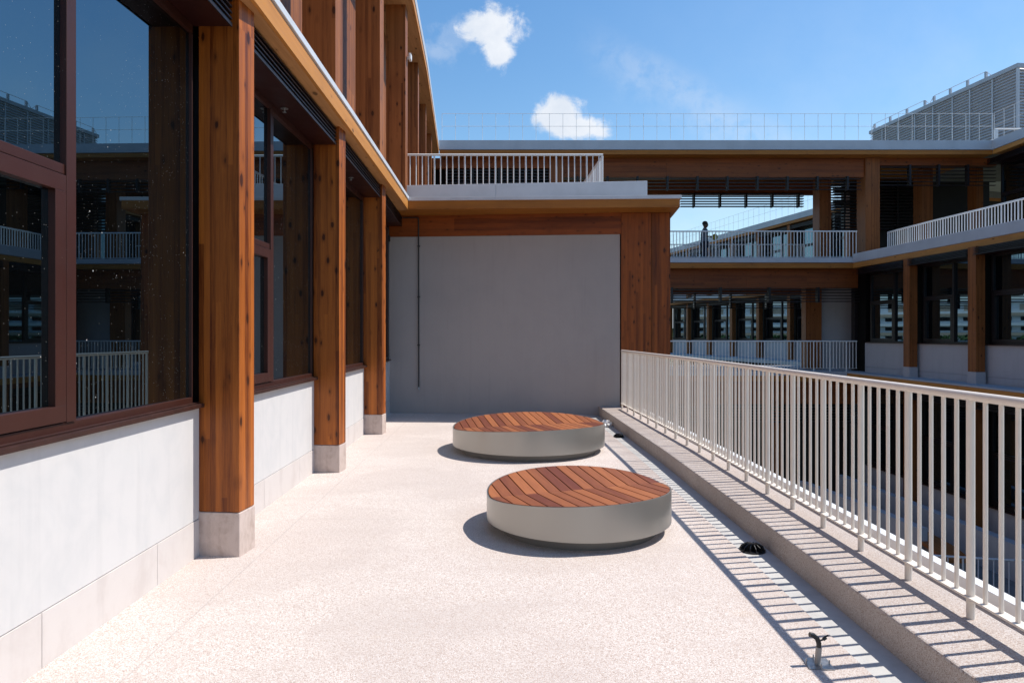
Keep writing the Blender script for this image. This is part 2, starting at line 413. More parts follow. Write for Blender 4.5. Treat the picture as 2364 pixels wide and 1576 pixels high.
def along(path, s):
    for a, b in zip(path, path[1:]):
        L = math.dist(a, b)
        if s <= L+1e-6: t = s/L; return (a[0]+(b[0]-a[0])*t, a[1]+(b[1]-a[1])*t)
        s -= L
    return path[-1]
def plen(path): return sum(math.dist(a, b) for a, b in zip(path, path[1:]))

def railing(name, path, z0, h, pitch, nbay, label, cat, group, m, foot=.10, rb=.0108, rp=.019, rt=.023, first_post=True, seg=8):
    """round top rail, flat bottom rail, posts with round bars between"""
    e = empty(name, (path[0][0], path[0][1], z0), label, cat, group)
    top = MB().tube([(x, y, z0+h-rt) for x, y in path], rt, 12).build('top_rail', m, e, smooth=True)
    L = plen(path); hw = .028
    mb = MB()
    for a, b in zip(path, path[1:]):
        d = Vector((b[0]-a[0], b[1]-a[1])).normalized(); nx, ny = -d.y*hw, d.x*hw
        mb.prism_ccw([(a[0]+nx, a[1]+ny), (b[0]+nx, b[1]+ny), (b[0]-nx, b[1]-ny), (a[0]-nx, a[1]-ny)], z0+foot, z0+foot+.010)
    mb.build('bottom_rail', m, e)
    bar = post = None; n = int(L/pitch); cnt = 0
    for k in range(n+1):
        x, y = along(path, k*pitch)
        if k % nbay == 0:
            if post is None:
                post = MB().tube([(0, 0, 0), (0, 0, h-rt)], rp, 12).build('post', m, e, (x, y, z0), smooth=True)
            else: copy_to(post, (x, y, z0), e)
        else:
            if cnt >= 100: continue
            cnt += 1
            if bar is None:
                bar = MB().tube([(0, 0, foot+.005), (0, 0, h-rt)], rb, seg).build('baluster', m, e, (x, y, z0), smooth=True)
            else: copy_to(bar, (x, y, z0), e)
    return e

# ================================================================== SETTING
def struct(o): o['kind'] = 'structure'; return o
struct(MB().box(-900, 900, -900, 1500, -9.2, -9.0).build('ground', plaster('ground', (.10, .12, .07), (.14, .13, .10), .05, 3, .01, .8)))

WP = [(-2.17, -3.9), (-2.175, -.97), (-2.18, 1.95), (-2.203, 4.87), (-2.240, 7.82), (-2.315, 10.78), (-2.43, 13.57)]   # wall line
KP = [(1.86, -4.0), (1.86, 4.5), (1.825, 8.2), (1.67, 13.4)]       # kerb face
def off(P, d): return [(x+d, y) for x, y in P]
K2 = [(1.645, -4.0), (1.645, 4.5), (1.61, 8.2), (1.47, 13.4)]
fl = [(-2.5, -4.0)] + K2 + [(1.47, 14.0), (-2.7, 14.0)]
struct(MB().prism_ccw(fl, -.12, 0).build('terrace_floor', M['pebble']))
struct(MB().ribbon(off(K2, .0005), off(KP, .02), -.12, -.007).build('gutter', M['concrete']))
struct(MB().ribbon(KP, off(KP, .50), -.15, .17).build('kerb', M['pebble_kerb'], bevel=.012))
struct(MB().ribbon(off(KP, .501), off(KP, .725), -.15, .055).build('kerb_channel', M['pebble_kerb']))
struct(MB().ribbon(off(KP, .726), off(KP, .80), -.15, .163).build('edge_coping', M['coping'], bevel=.003))

# ================================================================== BAYS
def bay(parent, p0, p1, zf, zs, near=True, first=False, xin=None, end_cut=0, g='glass', wallm='white_wall', skirt=True, m_up=None):
    """one window bay between two columns; local x along the facade, local y into the building"""
    dx, dy = p1[0]-p0[0], p1[1]-p0[1]; L = math.hypot(dx, dy); a = math.atan2(dy, dx)
    loc = (p0[0], p0[1], 0)
    def B(mb, name, m, par=parent, **k): return mb.build(name, M[m], par, loc, a, **k)
    sk = .26 if near else .18; so_ = .025 if near else 0; yo = -.245 if near else -.37
    B(MB().box(0, L, 0, .22, zf+sk+.003, zf+1.02+so_), 'wall_panel', wallm)
    if skirt:
        mb = MB(); cut = [.0, L*.42, L*.78, L]
        for q, r in zip(cut, cut[1:]): mb.box(q+.0015, r-.0015, -.003, .2, zf-.05, zf+sk-.002)
        B(mb, 'skirting', 'skirting' if near else 'pink_wall', bevel=.002 if near else 0)
    x0, x1 = .15, L-.15-end_cut
    xm = 1.40 if near else L-1.365
    mb = MB().box(0.13, L-end_cut-.09, -.05, .08, zf+1.02+so_, zf+1.048+so_)
    if near: mb.box(0.13, L-end_cut-.09, -.02, .078, zf+1.0485+so_, zf+1.056+so_)
    B(mb, 'window_sill', 'sill_brown', bevel=.003 if near else 0)
    yf, yb, yg = (.004, .075, .035) if near else (.10, .18, .145)
    zb, zt, zmid = zf+1.05+so_, zs, zf+(2.335 if near else 2.43)
    def pane(a_, b_, c_, d_):
        e_ = (b_-a_)*.024 if near else 0
        y_ = yg-.008 if near else yg
        B(MB().prism_ccw([(a_, y_+e_), (b_, y_), (b_, y_+.02), (a_, y_+.02+e_)], c_, d_), 'pane', g, win)
    fr = MB()
    fr.box(x0, x1, yf, yb, zb, zb+.045).box(x0, x1, yf, yb, zt-.06, zt)
    fr.box(x0, x0+.05, yf, yb, zb+.045, zt-.06).box(x1-.012, x1, yf, yb, zb+.045, zt-.06)
    fr.box(xm, xm+.075, yf-.01, yb, zb+.045, zt-.06)
    fr.box(x0+.05, xm, yf, yb, zmid, zmid+.05)
    win = B(fr, 'window', 'metal_brown' if near else 'louvre', bevel=.003 if near else 0)
    sh = MB(); q = .08; sx0, sx1, sz0, sz1 = x0+.056, xm-.006, zb+.051, zmid-.006
    sh.box(sx0, sx1, yf-.012, yb-.01, sz0, sz0+q).box(sx0, sx1, yf-.012, yb-.01, sz1-q, sz1)
    sh.box(sx0, sx0+q, yf-.012, yb-.01, sz0+q, sz1-q).box(sx1-q, sx1, yf-.012, yb-.01, sz0+q, sz1-q)
    B(sh, 'sash', 'metal_brown' if near else 'louvre', win, bevel=.002 if near else 0)
    pane(sx0+q, sx1-q, sz0+q, sz1-q)
    pane(x0+.05, xm, zmid+.05, zt-.06)
    pane(xm+.075, x1-.012, zb+.045, zt-.06)
    B(MB().box(x1, L+.149 if not end_cut else x1+.02, .06, .3, zb-.02, zt), 'mullion_panel', 'black')
    # soffit panel and louvre strip over the window
    B(MB().box(.13, L-.13, yo, .22, zs+.001, zs+.02), 'soffit_panel', 'soffit_brown')
    lv = MB(); n = 5
    lv.box(.13, L-.13, yo-.015, yo-.005, zs-.004, zs+.022)
    for k in range(n-1):
        z = zs+.045+k*.042
        lv.box(.13, L-.13, yo-.015, yo+.025, z, z+.012)
    lv.box(.13, L-.13, yo+.09, yo+.10, zs+.021, zs+.21)
    B(lv, 'louvre', 'louvre')
    return L, a
def column(parent, x, y, rot, z0, z1, w=.29, d=.22, m='wood_column', plinth=True, pm='plinth', bevel=.004, side=-1):
    """corner of the column nearest the camera at x, y; it reaches w towards the wall and d along it"""
    xs = (-w, 0) if side < 0 else (0, w)
    zb = z0+.31 if plinth else z0
    c = MB().box(xs[0], xs[1], 0, d, zb, z1).build('column', M[m], parent, (x, y, 0), rot, bevel=bevel)
    if plinth:
        MB().box(xs[0]-.008, xs[1]+.004, -.004, d+.006, z0-.05, zb-.004).build('plinth', M[pm], c, (x, y, 0), rot, bevel=.006)
    return c

# ------------------------------------------------------------------ left wing
LWb = empty('timber_building', (-3.2, 8, 0), 'sunlit timber building on the left with tall columns, brown framed windows, low white walls', 'building')
for i in range(1, 6):
    bay(LWb, WP[i], WP[i+1], 0, 3.69, True, end_cut=.06 if i == 5 else 0)
for x, y, r in [(-1.90, -1.07, -4), (-1.90, 1.86, -4), (-1.907, 4.772, -6), (-1.946, 7.69, -5), (-2.023, 10.64, -4)]:
    column(LWb, x, y, R(r), 0, 3.905, w=.30)
FE = [(-1.79, -4), (-1.80, 1.95), (-1.812, 4.87), (-1.850, 7.82), (-1.905, 10.78), (-1.95, 12.86)]   # floor edge
FI = [(-2.9, -4), (-2.9, 1.95), (-2.9, 4.87), (-2.9, 7.82), (-2.9, 10.78), (-2.9, 12.86)]
MB().ribbon(FE, FI, 3.90, 4.06).build('floor_slab', M['fascia_y'], LWb)
MB().ribbon(off(FE, -.03), FI, 3.896, 3.899).build('slab_underside', M['soffit_y'], LWb)
MB().ribbon(off(FE, -.018), off(FE, -.3), 4.0601, 4.085).build('drip_edge', M['louvre'], LWb)
MB().ribbon(off(FE, .012), off(FE, -.14), 4.086, 4.15).build('white_flashing', M['flash'], LWb, bevel=.004)
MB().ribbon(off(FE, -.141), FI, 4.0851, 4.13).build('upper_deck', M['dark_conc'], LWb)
UP = [(-1.93, 1.80, -3), (-1.95, 4.70, -3), (-1.965, 7.60, -3), (-2.02, 10.45, -1), (-2.07, 13.27, 0), (-2.217, 16.10, 3), (-2.40, 19.0, 4), (-2.57, 21.8, 4)]
for x, y, r in UP:
    column(LWb, x, y, R(r), 4.14, 7.965, .38, .27, 'wood_upper', False)
UW = [(-2.52, -4), (-2.52, 1.8), (-2.53, 4.7), (-2.54, 7.6), (-2.58, 10.45), (-2.63, 13.27), (-2.80, 16.1), (-2.98, 19.0), (-3.15, 21.8), (-3.3, 24.3)]
MB().ribbon(UW, off(UW, -.2), 4.131, 7.96).build('upper_wall', M['wood_upper'], LWb)
RE = [(-1.80, -4), (-1.82, 5), (-1.87, 10), (-1.92, 13.4), (-2.08, 16.7), (-2.30, 20), (-2.60, 24.3)]
RI = [(-6, y) for x, y in RE]
MB().ribbon(RE, RI, 7.97, 8.12).build('roof_slab', M['fascia_y'], LWb)
MB().ribbon(off(RE, -.03), RI, 7.966, 7.969).build('roof_underside', M['soffit_y'], LWb)
MB().ribbon(off(RE, .012), off(RE, -.1), 8.125, 8.32).build('roof_flashing', M['flash_far'], LWb)
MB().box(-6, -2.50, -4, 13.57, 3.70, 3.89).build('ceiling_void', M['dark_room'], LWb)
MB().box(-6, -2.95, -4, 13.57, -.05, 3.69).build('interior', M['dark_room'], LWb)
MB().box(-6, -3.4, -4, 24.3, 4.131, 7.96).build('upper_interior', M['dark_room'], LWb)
MB().ribbon([(1.2, -4), (1.2, 4.5), (1.15, 8.2), (1.05, 13.3)], [(-6, y) for y in (-4, 4.5, 8.2, 13.3)], -9, -.6).build('lower_wall', M['dark_conc'], LWb)
MB().ribbon(off(KP, .79), off(KP, -3), -.35, -.151).build('terrace_slab', M['fascia_y'], LWb)

# sprinklers
def sprinkler(x, y, z, label):
    e = empty('sprinkler', (x, y, z), label, 'sprinkler', 'fire sprinklers under the dark soffit')
    MB().tube([(x, y, z), (x, y, z-.035)], .008, 8).build('pipe', M['steel'], e, smooth=True)
    MB().tube([(x, y, z-.0005), (x, y, z-.006)], .035, 16).build('rose', M['steel'], e, smooth=True)
    MB().tube([(x, y, z-.035), (x, y, z-.04)], .018, 12).build('deflector', M['steel'], e, smooth=True)
sprinkler(-2.15, 6.45, 3.688, 'larger nearer chrome fire sprinkler hanging under the dark soffit beyond the tallest column')
sprinkler(-2.19, 9.28, 3.688, 'smaller farther chrome fire sprinkler under the soffit between second and third column')
e = empty('security_camera', (-2.05, 13.6, 7.0), 'small white box camera fixed high on an upper floor timber column', 'camera')
MB().box(-2.065, -2.03, 13.42, 13.47, 6.98, 7.02).build('bracket', M['rail_white'], e)
MB().box(-2.03, -1.98, 13.37, 13.52, 6.95, 7.07).build('camera_body', M['rail_white'], e, bevel=.01)

# ------------------------------------------------------------------ end block
EO = (-2.50, 13.57, 0); EA = R(-4.9)
EB = empty('end_building', (0, 13.5, 0), 'grey rendered end wall block under a timber beam with a deck and railing on top', 'building')
def E(mb, name, m, **k): return mb.build(name, M[m], EB, EO, EA, **k)
E(MB().box(0, 4.60, 0, .25, -.1, 3.49), 'grey_wall', 'grey_wall')
E(MB().box(0, 4.62, -.015, .25, 3.492, 3.91), 'beam', 'wood_x', bevel=.003)
E(MB().box(4.622, 5.19, -.03, .4, -4.3, 3.90), 'column', 'wood_end', bevel=.004)
E(MB().box(5.20, 5.56, .02, .4, -4.3, 3.90), 'column', 'wood_end', bevel=.004)
E(MB().prism_ccw([(.52, -.73), (5.66, -.50), (5.72, 11.0), (.0, 11.0), (.0, -.6)], 3.905, 4.06), 'roof_slab', 'fascia_x')
E(MB().prism_ccw([(.52, -.742), (5.69, -.512), (5.75, 11.0), (5.0, 11.0), (5.0, -.30), (.2, -.45), (.2, -.742)], 4.061, 4.125), 'white_flashing', 'flash', bevel=.004)
E(MB().prism_ccw([(.3, -.40), (5.60, -.26), (5.60, 10.8), (0, 10.8), (0, -.4)], 4.062, 4.14), 'roof_surface', 'dark_conc')
E(MB().box(.30, 2.2, -.10, .0, 4.141, 4.49).box(2.204, 5.11, -.10, .0, 4.141, 4.49), 'parapet', 'flash', bevel=.006)
E(MB().box(5.1, 5.3, .41, 10.6, -4.3, 3.90), 'side_wall', 'grey_wall')
E(MB().box(-.5, 5.09, .3, 10.6, -9, 3.88), 'block_core', 'dark_room')
# conduits on the end wall
def ew(x, y, z): # end-wall local to world
    v = Matrix.Rotation(EA, 3, 'Z') @ Vector((x, y, z)); return (v.x+EO[0], v.y+EO[1], z)
c = MB(); c.tube([ew(.10, -.06, 3.86), ew(.64, -.06, 3.86), ew(.655, -.06, 3.85), ew(.66, -.035, 3.80), ew(.665, -.035, .52)], .013, 8)
e = empty('conduit', ew(.66, -.03, .5), 'thin dark conduit pipe hanging down the grey end wall and stopping above the floor', 'pipe')
c.build('pipe', M['conduit'], e, smooth=True)
for z in (3.3, 2.3, 1.35): MB().box(-.022, .022, -.02, .035, z-.012, z+.012).build('clip', M['conduit'], e, (ew(.664, -.035, 0)[0], ew(.664, -.035, 0)[1], 0), EA)
MB().tube([ew(.665, -.035, .52), ew(.667, -.04, .485), ew(.685, -.05, .47)], [.014, .012, .006], 8).build('end_fitting', M['steel'], e, smooth=True)
e = empty('conduit', ew(.06, -.03, .1), 'black conduit running full height in the corner of the grey end wall', 'pipe')
MB().tube([ew(.05, -.03, 3.86), ew(.05, -.03, .05)], .016, 8).build('pipe', M['conduit'], e, smooth=True)
for z in (3.4, 2.65, 1.9, 1.15, .5): MB().box(.02, .08, -.02, .0, z-.012, z+.012).build('clip', M['steel'], e, EO, EA)
MB().box(.02, .085, -.06, -.005, 3.40, 3.52).build('junction_box', M['conduit'], e, EO, EA)

# ------------------------------------------------------------------ railings near
RP = [(2.24, 1.2435), (2.235, 4.5), (2.205, 8.2), (2.05, 12.72)]
railing('railing', RP, .17, 1.105, .1043, 5, 'long cream painted railing on the pebble kerb along the right edge of the terrace', 'railing', 'painted steel railings', M['rail'])
railing('railing', [(-2.36, 14.9), (1.985, 14.9)], 4.14, 1.36, .133, 5, 'white railing above the grey end wall, its posts rising behind the parapet', 'railing', 'painted steel railings', M['rail_white'], rb=.012, rt=.025)
railing('railing', [(1.99, 15.03), (1.90, 17), (1.72, 19.5), (1.5, 22)], 4.14, 1.36, .133, 5, 'white railing running back from the corner of the roof terrace, seen end on', 'railing', 'painted steel railings', M['rail_white'], rb=.012, rt=.025)

# ------------------------------------------------------------------ cross wing
CW = empty('cross_wing_building', (8, 26, -9), 'timber wing closing the courtyard with open walkways and a long grey roof edge', 'building')
CO = (0, 24.3, 0)
def C(mb, name, m, **k): return mb.build(name, M[m], CW, CO, 0, **k)
C(MB().box(-2.58, 17.1, 0, 5.0, 7.97, 8.12), 'roof_slab', 'fascia_x')
C(MB().box(-2.60, 17.12, -.012, .12, 8.135, 8.47).box(-2.60, 17.11, -.03, -.013, 8.135, 8.16), 'roof_flashing', 'flash_far')
C(MB().box(-2.58, 21, .13, 5.0, 8.121, 8.42), 'roof_surface', 'dark_conc')
C(MB().box(-3.0, 1.34, .5, .8, 7.60, 7.965), 'beam', 'wood_far_x')
C(MB().box(1.87, 5.6, .5, .8, 7.27, 7.965).box(5.604, 12.79, .5, .8, 7.27, 7.965), 'beam', 'wood_far_x')
C(MB().box(13.33, 17.6, .5, .8, 7.70, 7.965), 'beam', 'wood_far_x')
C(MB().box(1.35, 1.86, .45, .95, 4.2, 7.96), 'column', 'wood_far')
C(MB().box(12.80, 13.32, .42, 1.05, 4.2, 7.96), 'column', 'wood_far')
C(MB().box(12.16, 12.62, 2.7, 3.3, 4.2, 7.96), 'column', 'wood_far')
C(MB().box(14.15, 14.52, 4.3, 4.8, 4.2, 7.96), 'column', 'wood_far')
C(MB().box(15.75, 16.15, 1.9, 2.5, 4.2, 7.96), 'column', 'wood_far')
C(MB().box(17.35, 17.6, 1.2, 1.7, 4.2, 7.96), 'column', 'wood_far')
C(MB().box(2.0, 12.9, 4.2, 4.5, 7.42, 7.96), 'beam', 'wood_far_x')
# louvres: slats with brackets
def louvre(x0, x1, y, z0, z1, dz, step, xb, thick=.018, deep=.10):
    mb = MB(); z = z0
    while z < z1-.01: mb.box(x0, x1, y-deep, y, z, z+thick); z += dz
    C(mb, 'louvre', 'louvre')
    x = x0+xb
    while x < x1: C(MB().box(x-.035, x+.035, y-deep-.02, y+.03, z0-.02, z1+.02), 'louvre_bracket', 'louvre'); x += step
louvre(1.87, 12.62, .48, 6.80, 7.26, .125, 1.085, .50)
louvre(7.0, 12.1, 4.15, 6.86, 7.40, .105, 1.085, .55, .03, .16)
louvre(12.7, 14.1, 4.15, 6.60, 7.80, .105, .8, .30, .03, .16)
louvre(-2.4, 1.34, .60, 4.3, 7.58, .11, .97, .97, .05, .12)
louvre(13.34, 17.5, .48, 6.95, 7.68, .13, 1.05, 1.05)
louvre(13.34, 16.9, 4.1, 5.9, 7.9, .13, 1.1, .4, .06, .18)
C(MB().box(-3, 1.34, .72, .80, 4.2, 7.59), 'dark_wall', 'black')
C(MB().box(15.4, 20, 4.3, 4.5, 4.2, 7.96), 'back_wall', 'dark_room')
C(MB().box(14.6, 15.4, 4.3, 4.5, 4.2, 7.96), 'back_wall', 'dark_room')
C(MB().box(2.0, 17.4, 0, 4.9, 4.0, 4.11).box(2, 17.4, .0, 4.8, 3.93, 3.999), 'floor_slab', 'fascia_x')
C(MB().box(2.0, 12.15, -.015, .2, 4.125, 4.30), 'white_flashing', 'flash_far')
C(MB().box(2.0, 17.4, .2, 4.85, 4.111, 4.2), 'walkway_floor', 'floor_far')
C(MB().box(3.0, 6.6, .45, .75, 3.25, 3.925).box(6.604, 8.5, .45, .75, 3.25, 3.925).box(8.504, 12.75, .45, .75, 3.25, 3.925), 'beam', 'wood_far_x')
C(MB().box(3.0, 12.75, 4.3, 4.6, 3.25, 3.925), 'beam', 'wood_far_x')
louvre(3.0, 12.7, .43, 2.74, 3.24, .105, 1.76, 1.0, .03, .14)
louvre(4.0, 12.4, 4.2, 2.66, 3.24, .10, 1.5, .6, .03, .14)
C(MB().box(11.15, 11.75, 1.6, 2.0, .2, 3.92), 'column', 'wood_far')
C(MB().box(11.76, 13.2, 1.8, 2.0, .2, 3.92), 'grey_wall', 'pink_wall')
C(MB().box(12.45, 12.62, .5, .75, .2, 3.25), 'dark_post', 'louvre')
C(MB().box(2.0, 12.6, 0, 4.9, -.10, .10), 'floor_slab', 'fascia_x')
C(MB().box(2.0, 12.6, -.015, 4.9, .101, .25), 'walkway_floor', 'floor_far')
C(MB().box(3.0, 12.75, .45, .75, -.95, -.101), 'beam', 'wood_far_x')
louvre(3.0, 12.7, .43, -1.6, -.97, .105, 1.76, 1.0, .03, .14)
C(MB().box(3.0, 13.0, 2.0, 2.2, -9, -.101), 'dark_wall', 'dark_room')
for x in (3.6, 6.5, 9.4): C(MB().box(x, x+.45, .5, .9, -9, -.96), 'column', 'wood_far')
railing('railing', [(3.2, 24.45), (12.35, 24.45)], 4.30, .98, .117, 5, 'white upper walkway railing where the person walks, second level of the cross wing', 'railing', 'painted steel railings', M['rail_white'], foot=.04, rb=.012, rt=.025, seg=6)
railing('railing', [(3.2, 28.2), (12.1, 28.2)], 4.20, 1.10, .117, 5, 'thinner white railing at the rear of the upper walkway, behind the person', 'railing', 'painted steel railings', M['rail_white'], rb=.009, rt=.02, rp=.014, seg=6)
railing('railing', [(3.2, 24.45), (12.35, 24.45)], .25, 1.10, .117, 5, 'grey white railing of the lower walkway below the upper one in the cross wing', 'railing', 'painted steel railings', M['rail_white'], rb=.012, rt=.025, seg=6)

# ------------------------------------------------------------------ right wing
RW = empty('right_wing_building', (14, 18, -9), 'shaded timber wing along the right side with dark windows and a white edged terrace', 'building')
def W(mb, name, m, **k): return mb.build(name, M[m], RW, (0, 0, 0), 0, **k)
SE = [(12.15, 24.3), (12.45, 20.5), (12.70, 16.9), (12.85, 13), (12.9, 4)]
def inn(P, x): return [(x, y) for _, y in P]
W(MB().ribbon(SE, inn(SE, 20), 3.925, 4.105), 'floor_slab', 'fascia_y')
W(MB().ribbon(off(SE, -.015), off(SE, .15), 4.112, 4.43), 'white_flashing', 'flash_far', bevel=.01)
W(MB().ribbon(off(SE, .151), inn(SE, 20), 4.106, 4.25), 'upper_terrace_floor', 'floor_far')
BE = [(11.92, 24.3), (11.92, 20.5), (11.92, 16), (11.95, 10), (11.95, 4)]
W(MB().ribbon(BE, inn(BE, 20), .0, .19), 'floor_slab', 'fascia_y')
W(MB().ribbon(off(BE, -.01), inn(BE, 12.7), .195, .24), 'terrace_edge', 'floor_far')
f0, f1 = (12.50, 24.45), (13.0, 11.0)
fl_, fa = math.dist(f0, f1), math.atan2(f1[1]-f0[1], f1[0]-f0[0])
def fp(s): return (f0[0]+math.cos(fa)*s, f0[1]+math.sin(fa)*s)
cs = [.13, 3.03, 5.90, 8.77, 11.64, 14.5]
for i in range(5):
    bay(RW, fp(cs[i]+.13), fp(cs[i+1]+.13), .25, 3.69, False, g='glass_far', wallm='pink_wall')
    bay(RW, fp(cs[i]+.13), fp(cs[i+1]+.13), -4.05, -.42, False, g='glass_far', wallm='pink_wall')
for s in cs[1:]:
    x, y = fp(s)
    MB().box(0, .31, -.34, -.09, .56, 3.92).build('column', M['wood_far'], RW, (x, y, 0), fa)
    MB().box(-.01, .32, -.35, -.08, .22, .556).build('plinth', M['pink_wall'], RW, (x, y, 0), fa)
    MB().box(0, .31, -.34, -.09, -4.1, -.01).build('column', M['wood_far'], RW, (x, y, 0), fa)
MB().box(0, fl_+8, .5, 8, -9, 3.9).build('interior', M['dark_room'], RW, (f0[0], f0[1], 0), fa)
W(MB().ribbon([(12.2, 24.0), (12.3, 4)], [(14, 24.0), (14, 4)], -.42+.23, -.002), 'ceiling', 'wood_far_x')
W(MB().box(12.54, 13.4, 24.2, 24.74, .2, 3.92), 'dark_panel', 'black')
# upper storey set back
UE = [(17.1, 24.28), (17.1, 16), (17.3, 6)]
W(MB().ribbon(UE, inn(UE, 24), 7.97, 8.12), 'roof_slab', 'fascia_y')
W(MB().ribbon(off(UE, -.015), off(UE, .12), 8.135, 8.47), 'roof_flashing', 'flash_far')
W(MB().ribbon(off(UE, .121), inn(UE, 26), 8.1201, 8.42), 'roof_surface', 'dark_conc')
for i in range(5):
    bay(RW, (17.62, 24.9-i*2.9), (17.62, 24.9-(i+1)*2.9), 4.2, 7.72, False, g='glass_far', wallm='pink_wall')
    if i: MB().box(17.22, 17.5, 24.9-i*2.9-.15, 24.9-i*2.9+.15, 4.2, 7.965).build('column', M['wood_far'], RW)
W(MB().box(18.1, 24, 6, 24.3, 4.2, 7.96), 'upper_interior', 'dark_room')
railing('railing', [(13.38, 24.3), (13.45, 22), (13.70, 18.3), (13.8, 13.4)], 4.25, .97, .117, 5, 'white railing of the upper terrace on the right wing, rising toward the right edge', 'railing', 'painted steel railings', M['rail_white'], rb=.014, rt=.028, seg=6)
# roof fences
def fence(path, z0, h, pitch, label, extra=True):
    e = empty('roof_fence', (path[0][0], path[0][1], z0), label, 'fence', 'thin wire fences on the roofs')
    for q, nm in ((h, 'top_wire'), (h*.56, 'middle_wire')):
        MB().tube([(x, y, z0+q) for x, y in path],   .007, 6).build(nm, M['rail_white'], e)
    L = plen(path); n = int(L/pitch); p = None
    for k in range(n+1):
        x, y = along(path, k*pitch)
        if p is None: p = MB().tube([(0, 0, 0), (0, 0, h)], .0075, 6).build('fence_post', M['rail_white'], e, (x, y, z0))
        elif k < 100: copy_to(p, (x, y, z0), e)
fence([(-2.5, 24.4), (17.2, 24.4)], 8.42, 1.03, .48, 'tall thin white wire fence along the front of the cross wing roof')
fence([(17.2, 24.35), (17.25, 17), (17.4, 8)], 8.42, 1.03, .48, 'tall white wire fence on the right wing roof, climbing to the right edge')
fence([(-2.0, 27.6), (19, 27.6)], 8.42, .62, .46, 'lower thin fence farther back on the cross wing roof')

# plant room with horizontal louvres
PR = empty('plant_room', (20.45, 27.6, 8.4), 'grey rooftop plant room clad in horizontal louvres at upper right', 'building')
pa = math.atan2(36.7-27.6, 19.3-20.45); PL = math.dist((20.45, 27.6), (19.3, 36.7))
def P_(mb, name, m, **k): return mb.build(name, M[m], PR, (20.45, 27.6, 0), pa, **k)
P_(MB().box(.05, PL-.05, -12, -.05, 8.42, 12.40), 'core', 'plant_grey')
mb = MB(); z = 8.5
while z < 12.3:
    i = len(mb.v)
    mb.v += [(0, .05, z), (PL, .05, z), (PL, -.045, z+.095), (0, -.045, z+.095), (0, .035, z-.012), (PL, .035, z-.012)]
    mb.f += [(i, i+1, i+2, i+3), (i+4, i+5, i+1, i)]
    i = len(mb.v)
    mb.v += [(-.05, 0, z), (-.05, -12, z), (.045, -12, z+.095), (.045, 0, z+.095), (-.035, 0, z-.012), (-.035, -12, z-.012)]
    mb.f += [(i, i+1, i+2, i+3), (i+4, i+5, i+1, i)]
    z += .125
P_(mb, 'louvre_cladding', 'plant_grey')
P_(MB().box(-.09, PL+.05, -.1, .09, 12.33, 12.5).box(-.09, -.0, -12, -.101, 12.33, 12.5), 'roof_trim', 'flash_far')
P_(MB().box(-.06, .03, -.03, .06, 8.4, 12.33), 'corner_trim', 'plant_grey')
for x in (1.2, 2.4, 3.4, 4.6, 5.8, 7.0, 8.2):
    P_(MB().box(x-.03, x+.03, .05, .062, 8.45, 12.3), 'cladding_joint', 'plant_grey')
for s0, s1 in ((1.6, 4.6), (5.2, 8.9)):
    pts = []
    for k in range(4):
        x = s0+(s1-s0)*k/3; P_(MB().box(x-.05, x+.05, -.06, .02, 12.5, 12.78), 'stanchion', 'flash_far'); pts.append((x, -.02, 12.80))
    P_(MB().tube([(pts[0][0]-.3, -.02, 12.52)] + pts + [(pts[-1][0]+.3, -.02, 12.52)], .015, 6), 'roof_wire', 'plant_grey')
# rooftop pipe frames near the right edge
e = empty('rooftop_pipes', (18, 26, 8.42), 'white horizontal pipe frame on posts standing before the louvred plant room', 'pipes')
MB().tube([(18.1, 25.6, 9.26), (20.5, 25.6, 9.26)], .035, 8).tube([(16.6, 27.0, 8.75), (19.6, 26.0, 9.2)], .035, 8).tube([(15.2, 27.2, 8.52), (18.6, 26.1, 9.0)], .03, 8).build('pipe', M['rail_white'], e, smooth=True)
mb = MB()
for x, y, z in ((18.15, 25.6, 9.26), (19.4, 25.6, 9.26), (17.3, 26.8, 8.84), (15.9, 27.0, 8.6)): MB().box(x-.05, x+.05, y-.05, y+.05, 8.42, z).build('support', M['rail_white'], e)

e = empty('rooftop_machine', (14.2, 26.5, 8.42), 'small dark domed machine on the roof behind the fence', 'machine')
mb = MB().tube([(14.4, 26.5, 8.42), (14.4, 26.5, 8.66), (14.4, 26.5, 8.75), (14.4, 26.5, 8.79)], [.28, .30, .22, .05], 14).build('housing', M['rubber'], e, smooth=True)
MB().tube([(14.05, 26.5, 8.70), (14.75, 26.5, 8.70)], .03, 8).build('handle', M['steel'], e, smooth=True)

# ------------------------------------------------------------------ far block
FB = empty('far_timber_building', (14, 46, -9), 'distant timber building with sloping roofline seen through the open walkway', 'building')
n0 = (17.45, 33.6); fd = Vector((-.217, 1)).normalized()
def fpt(s, o=0): return (n0[0]+fd.x*s - fd.y*o, n0[1]+fd.y*s + fd.x*o)     # o : outward (towards -x)
fa2 = math.atan2(-fd.y, -fd.x)
SP = 3.2; nb = 7
for i in range(nb):
    a_, b_ = fpt((i+1)*SP, -.40), fpt(i*SP, -.40)
    for zf, zs in ((.15, 3.69), (4.25, 7.70)):
        bay(FB, a_, b_, zf, zs, False, g='glass_far', wallm='pink_wall')
for i in range(nb+1):
    x, y = fpt(i*SP, -.05)
    for z0, z1 in ((.1, 3.92), (4.2, 7.96)):
        MB().box(-.15, .15, -.0, .27, z0, z1).build('column', M['wood_far'], FB, (x, y, 0), fa2)
Lf = nb*SP+1.0
def F(mb, name, m): return mb.build(name, M[m], FB, (fpt(Lf)[0], fpt(Lf)[1], 0), fa2)
F(MB().box(0, Lf+2, -.1, 8, 7.97, 8.12), 'roof_slab', 'fascia_x')
F(MB().box(-.02, Lf+2, -.13, .02, 8.13, 8.47), 'roof_flashing', 'flash_far')
F(MB().box(0, Lf+2, .021, 8, 8.1201, 8.40), 'roof_surface', 'dark_conc')
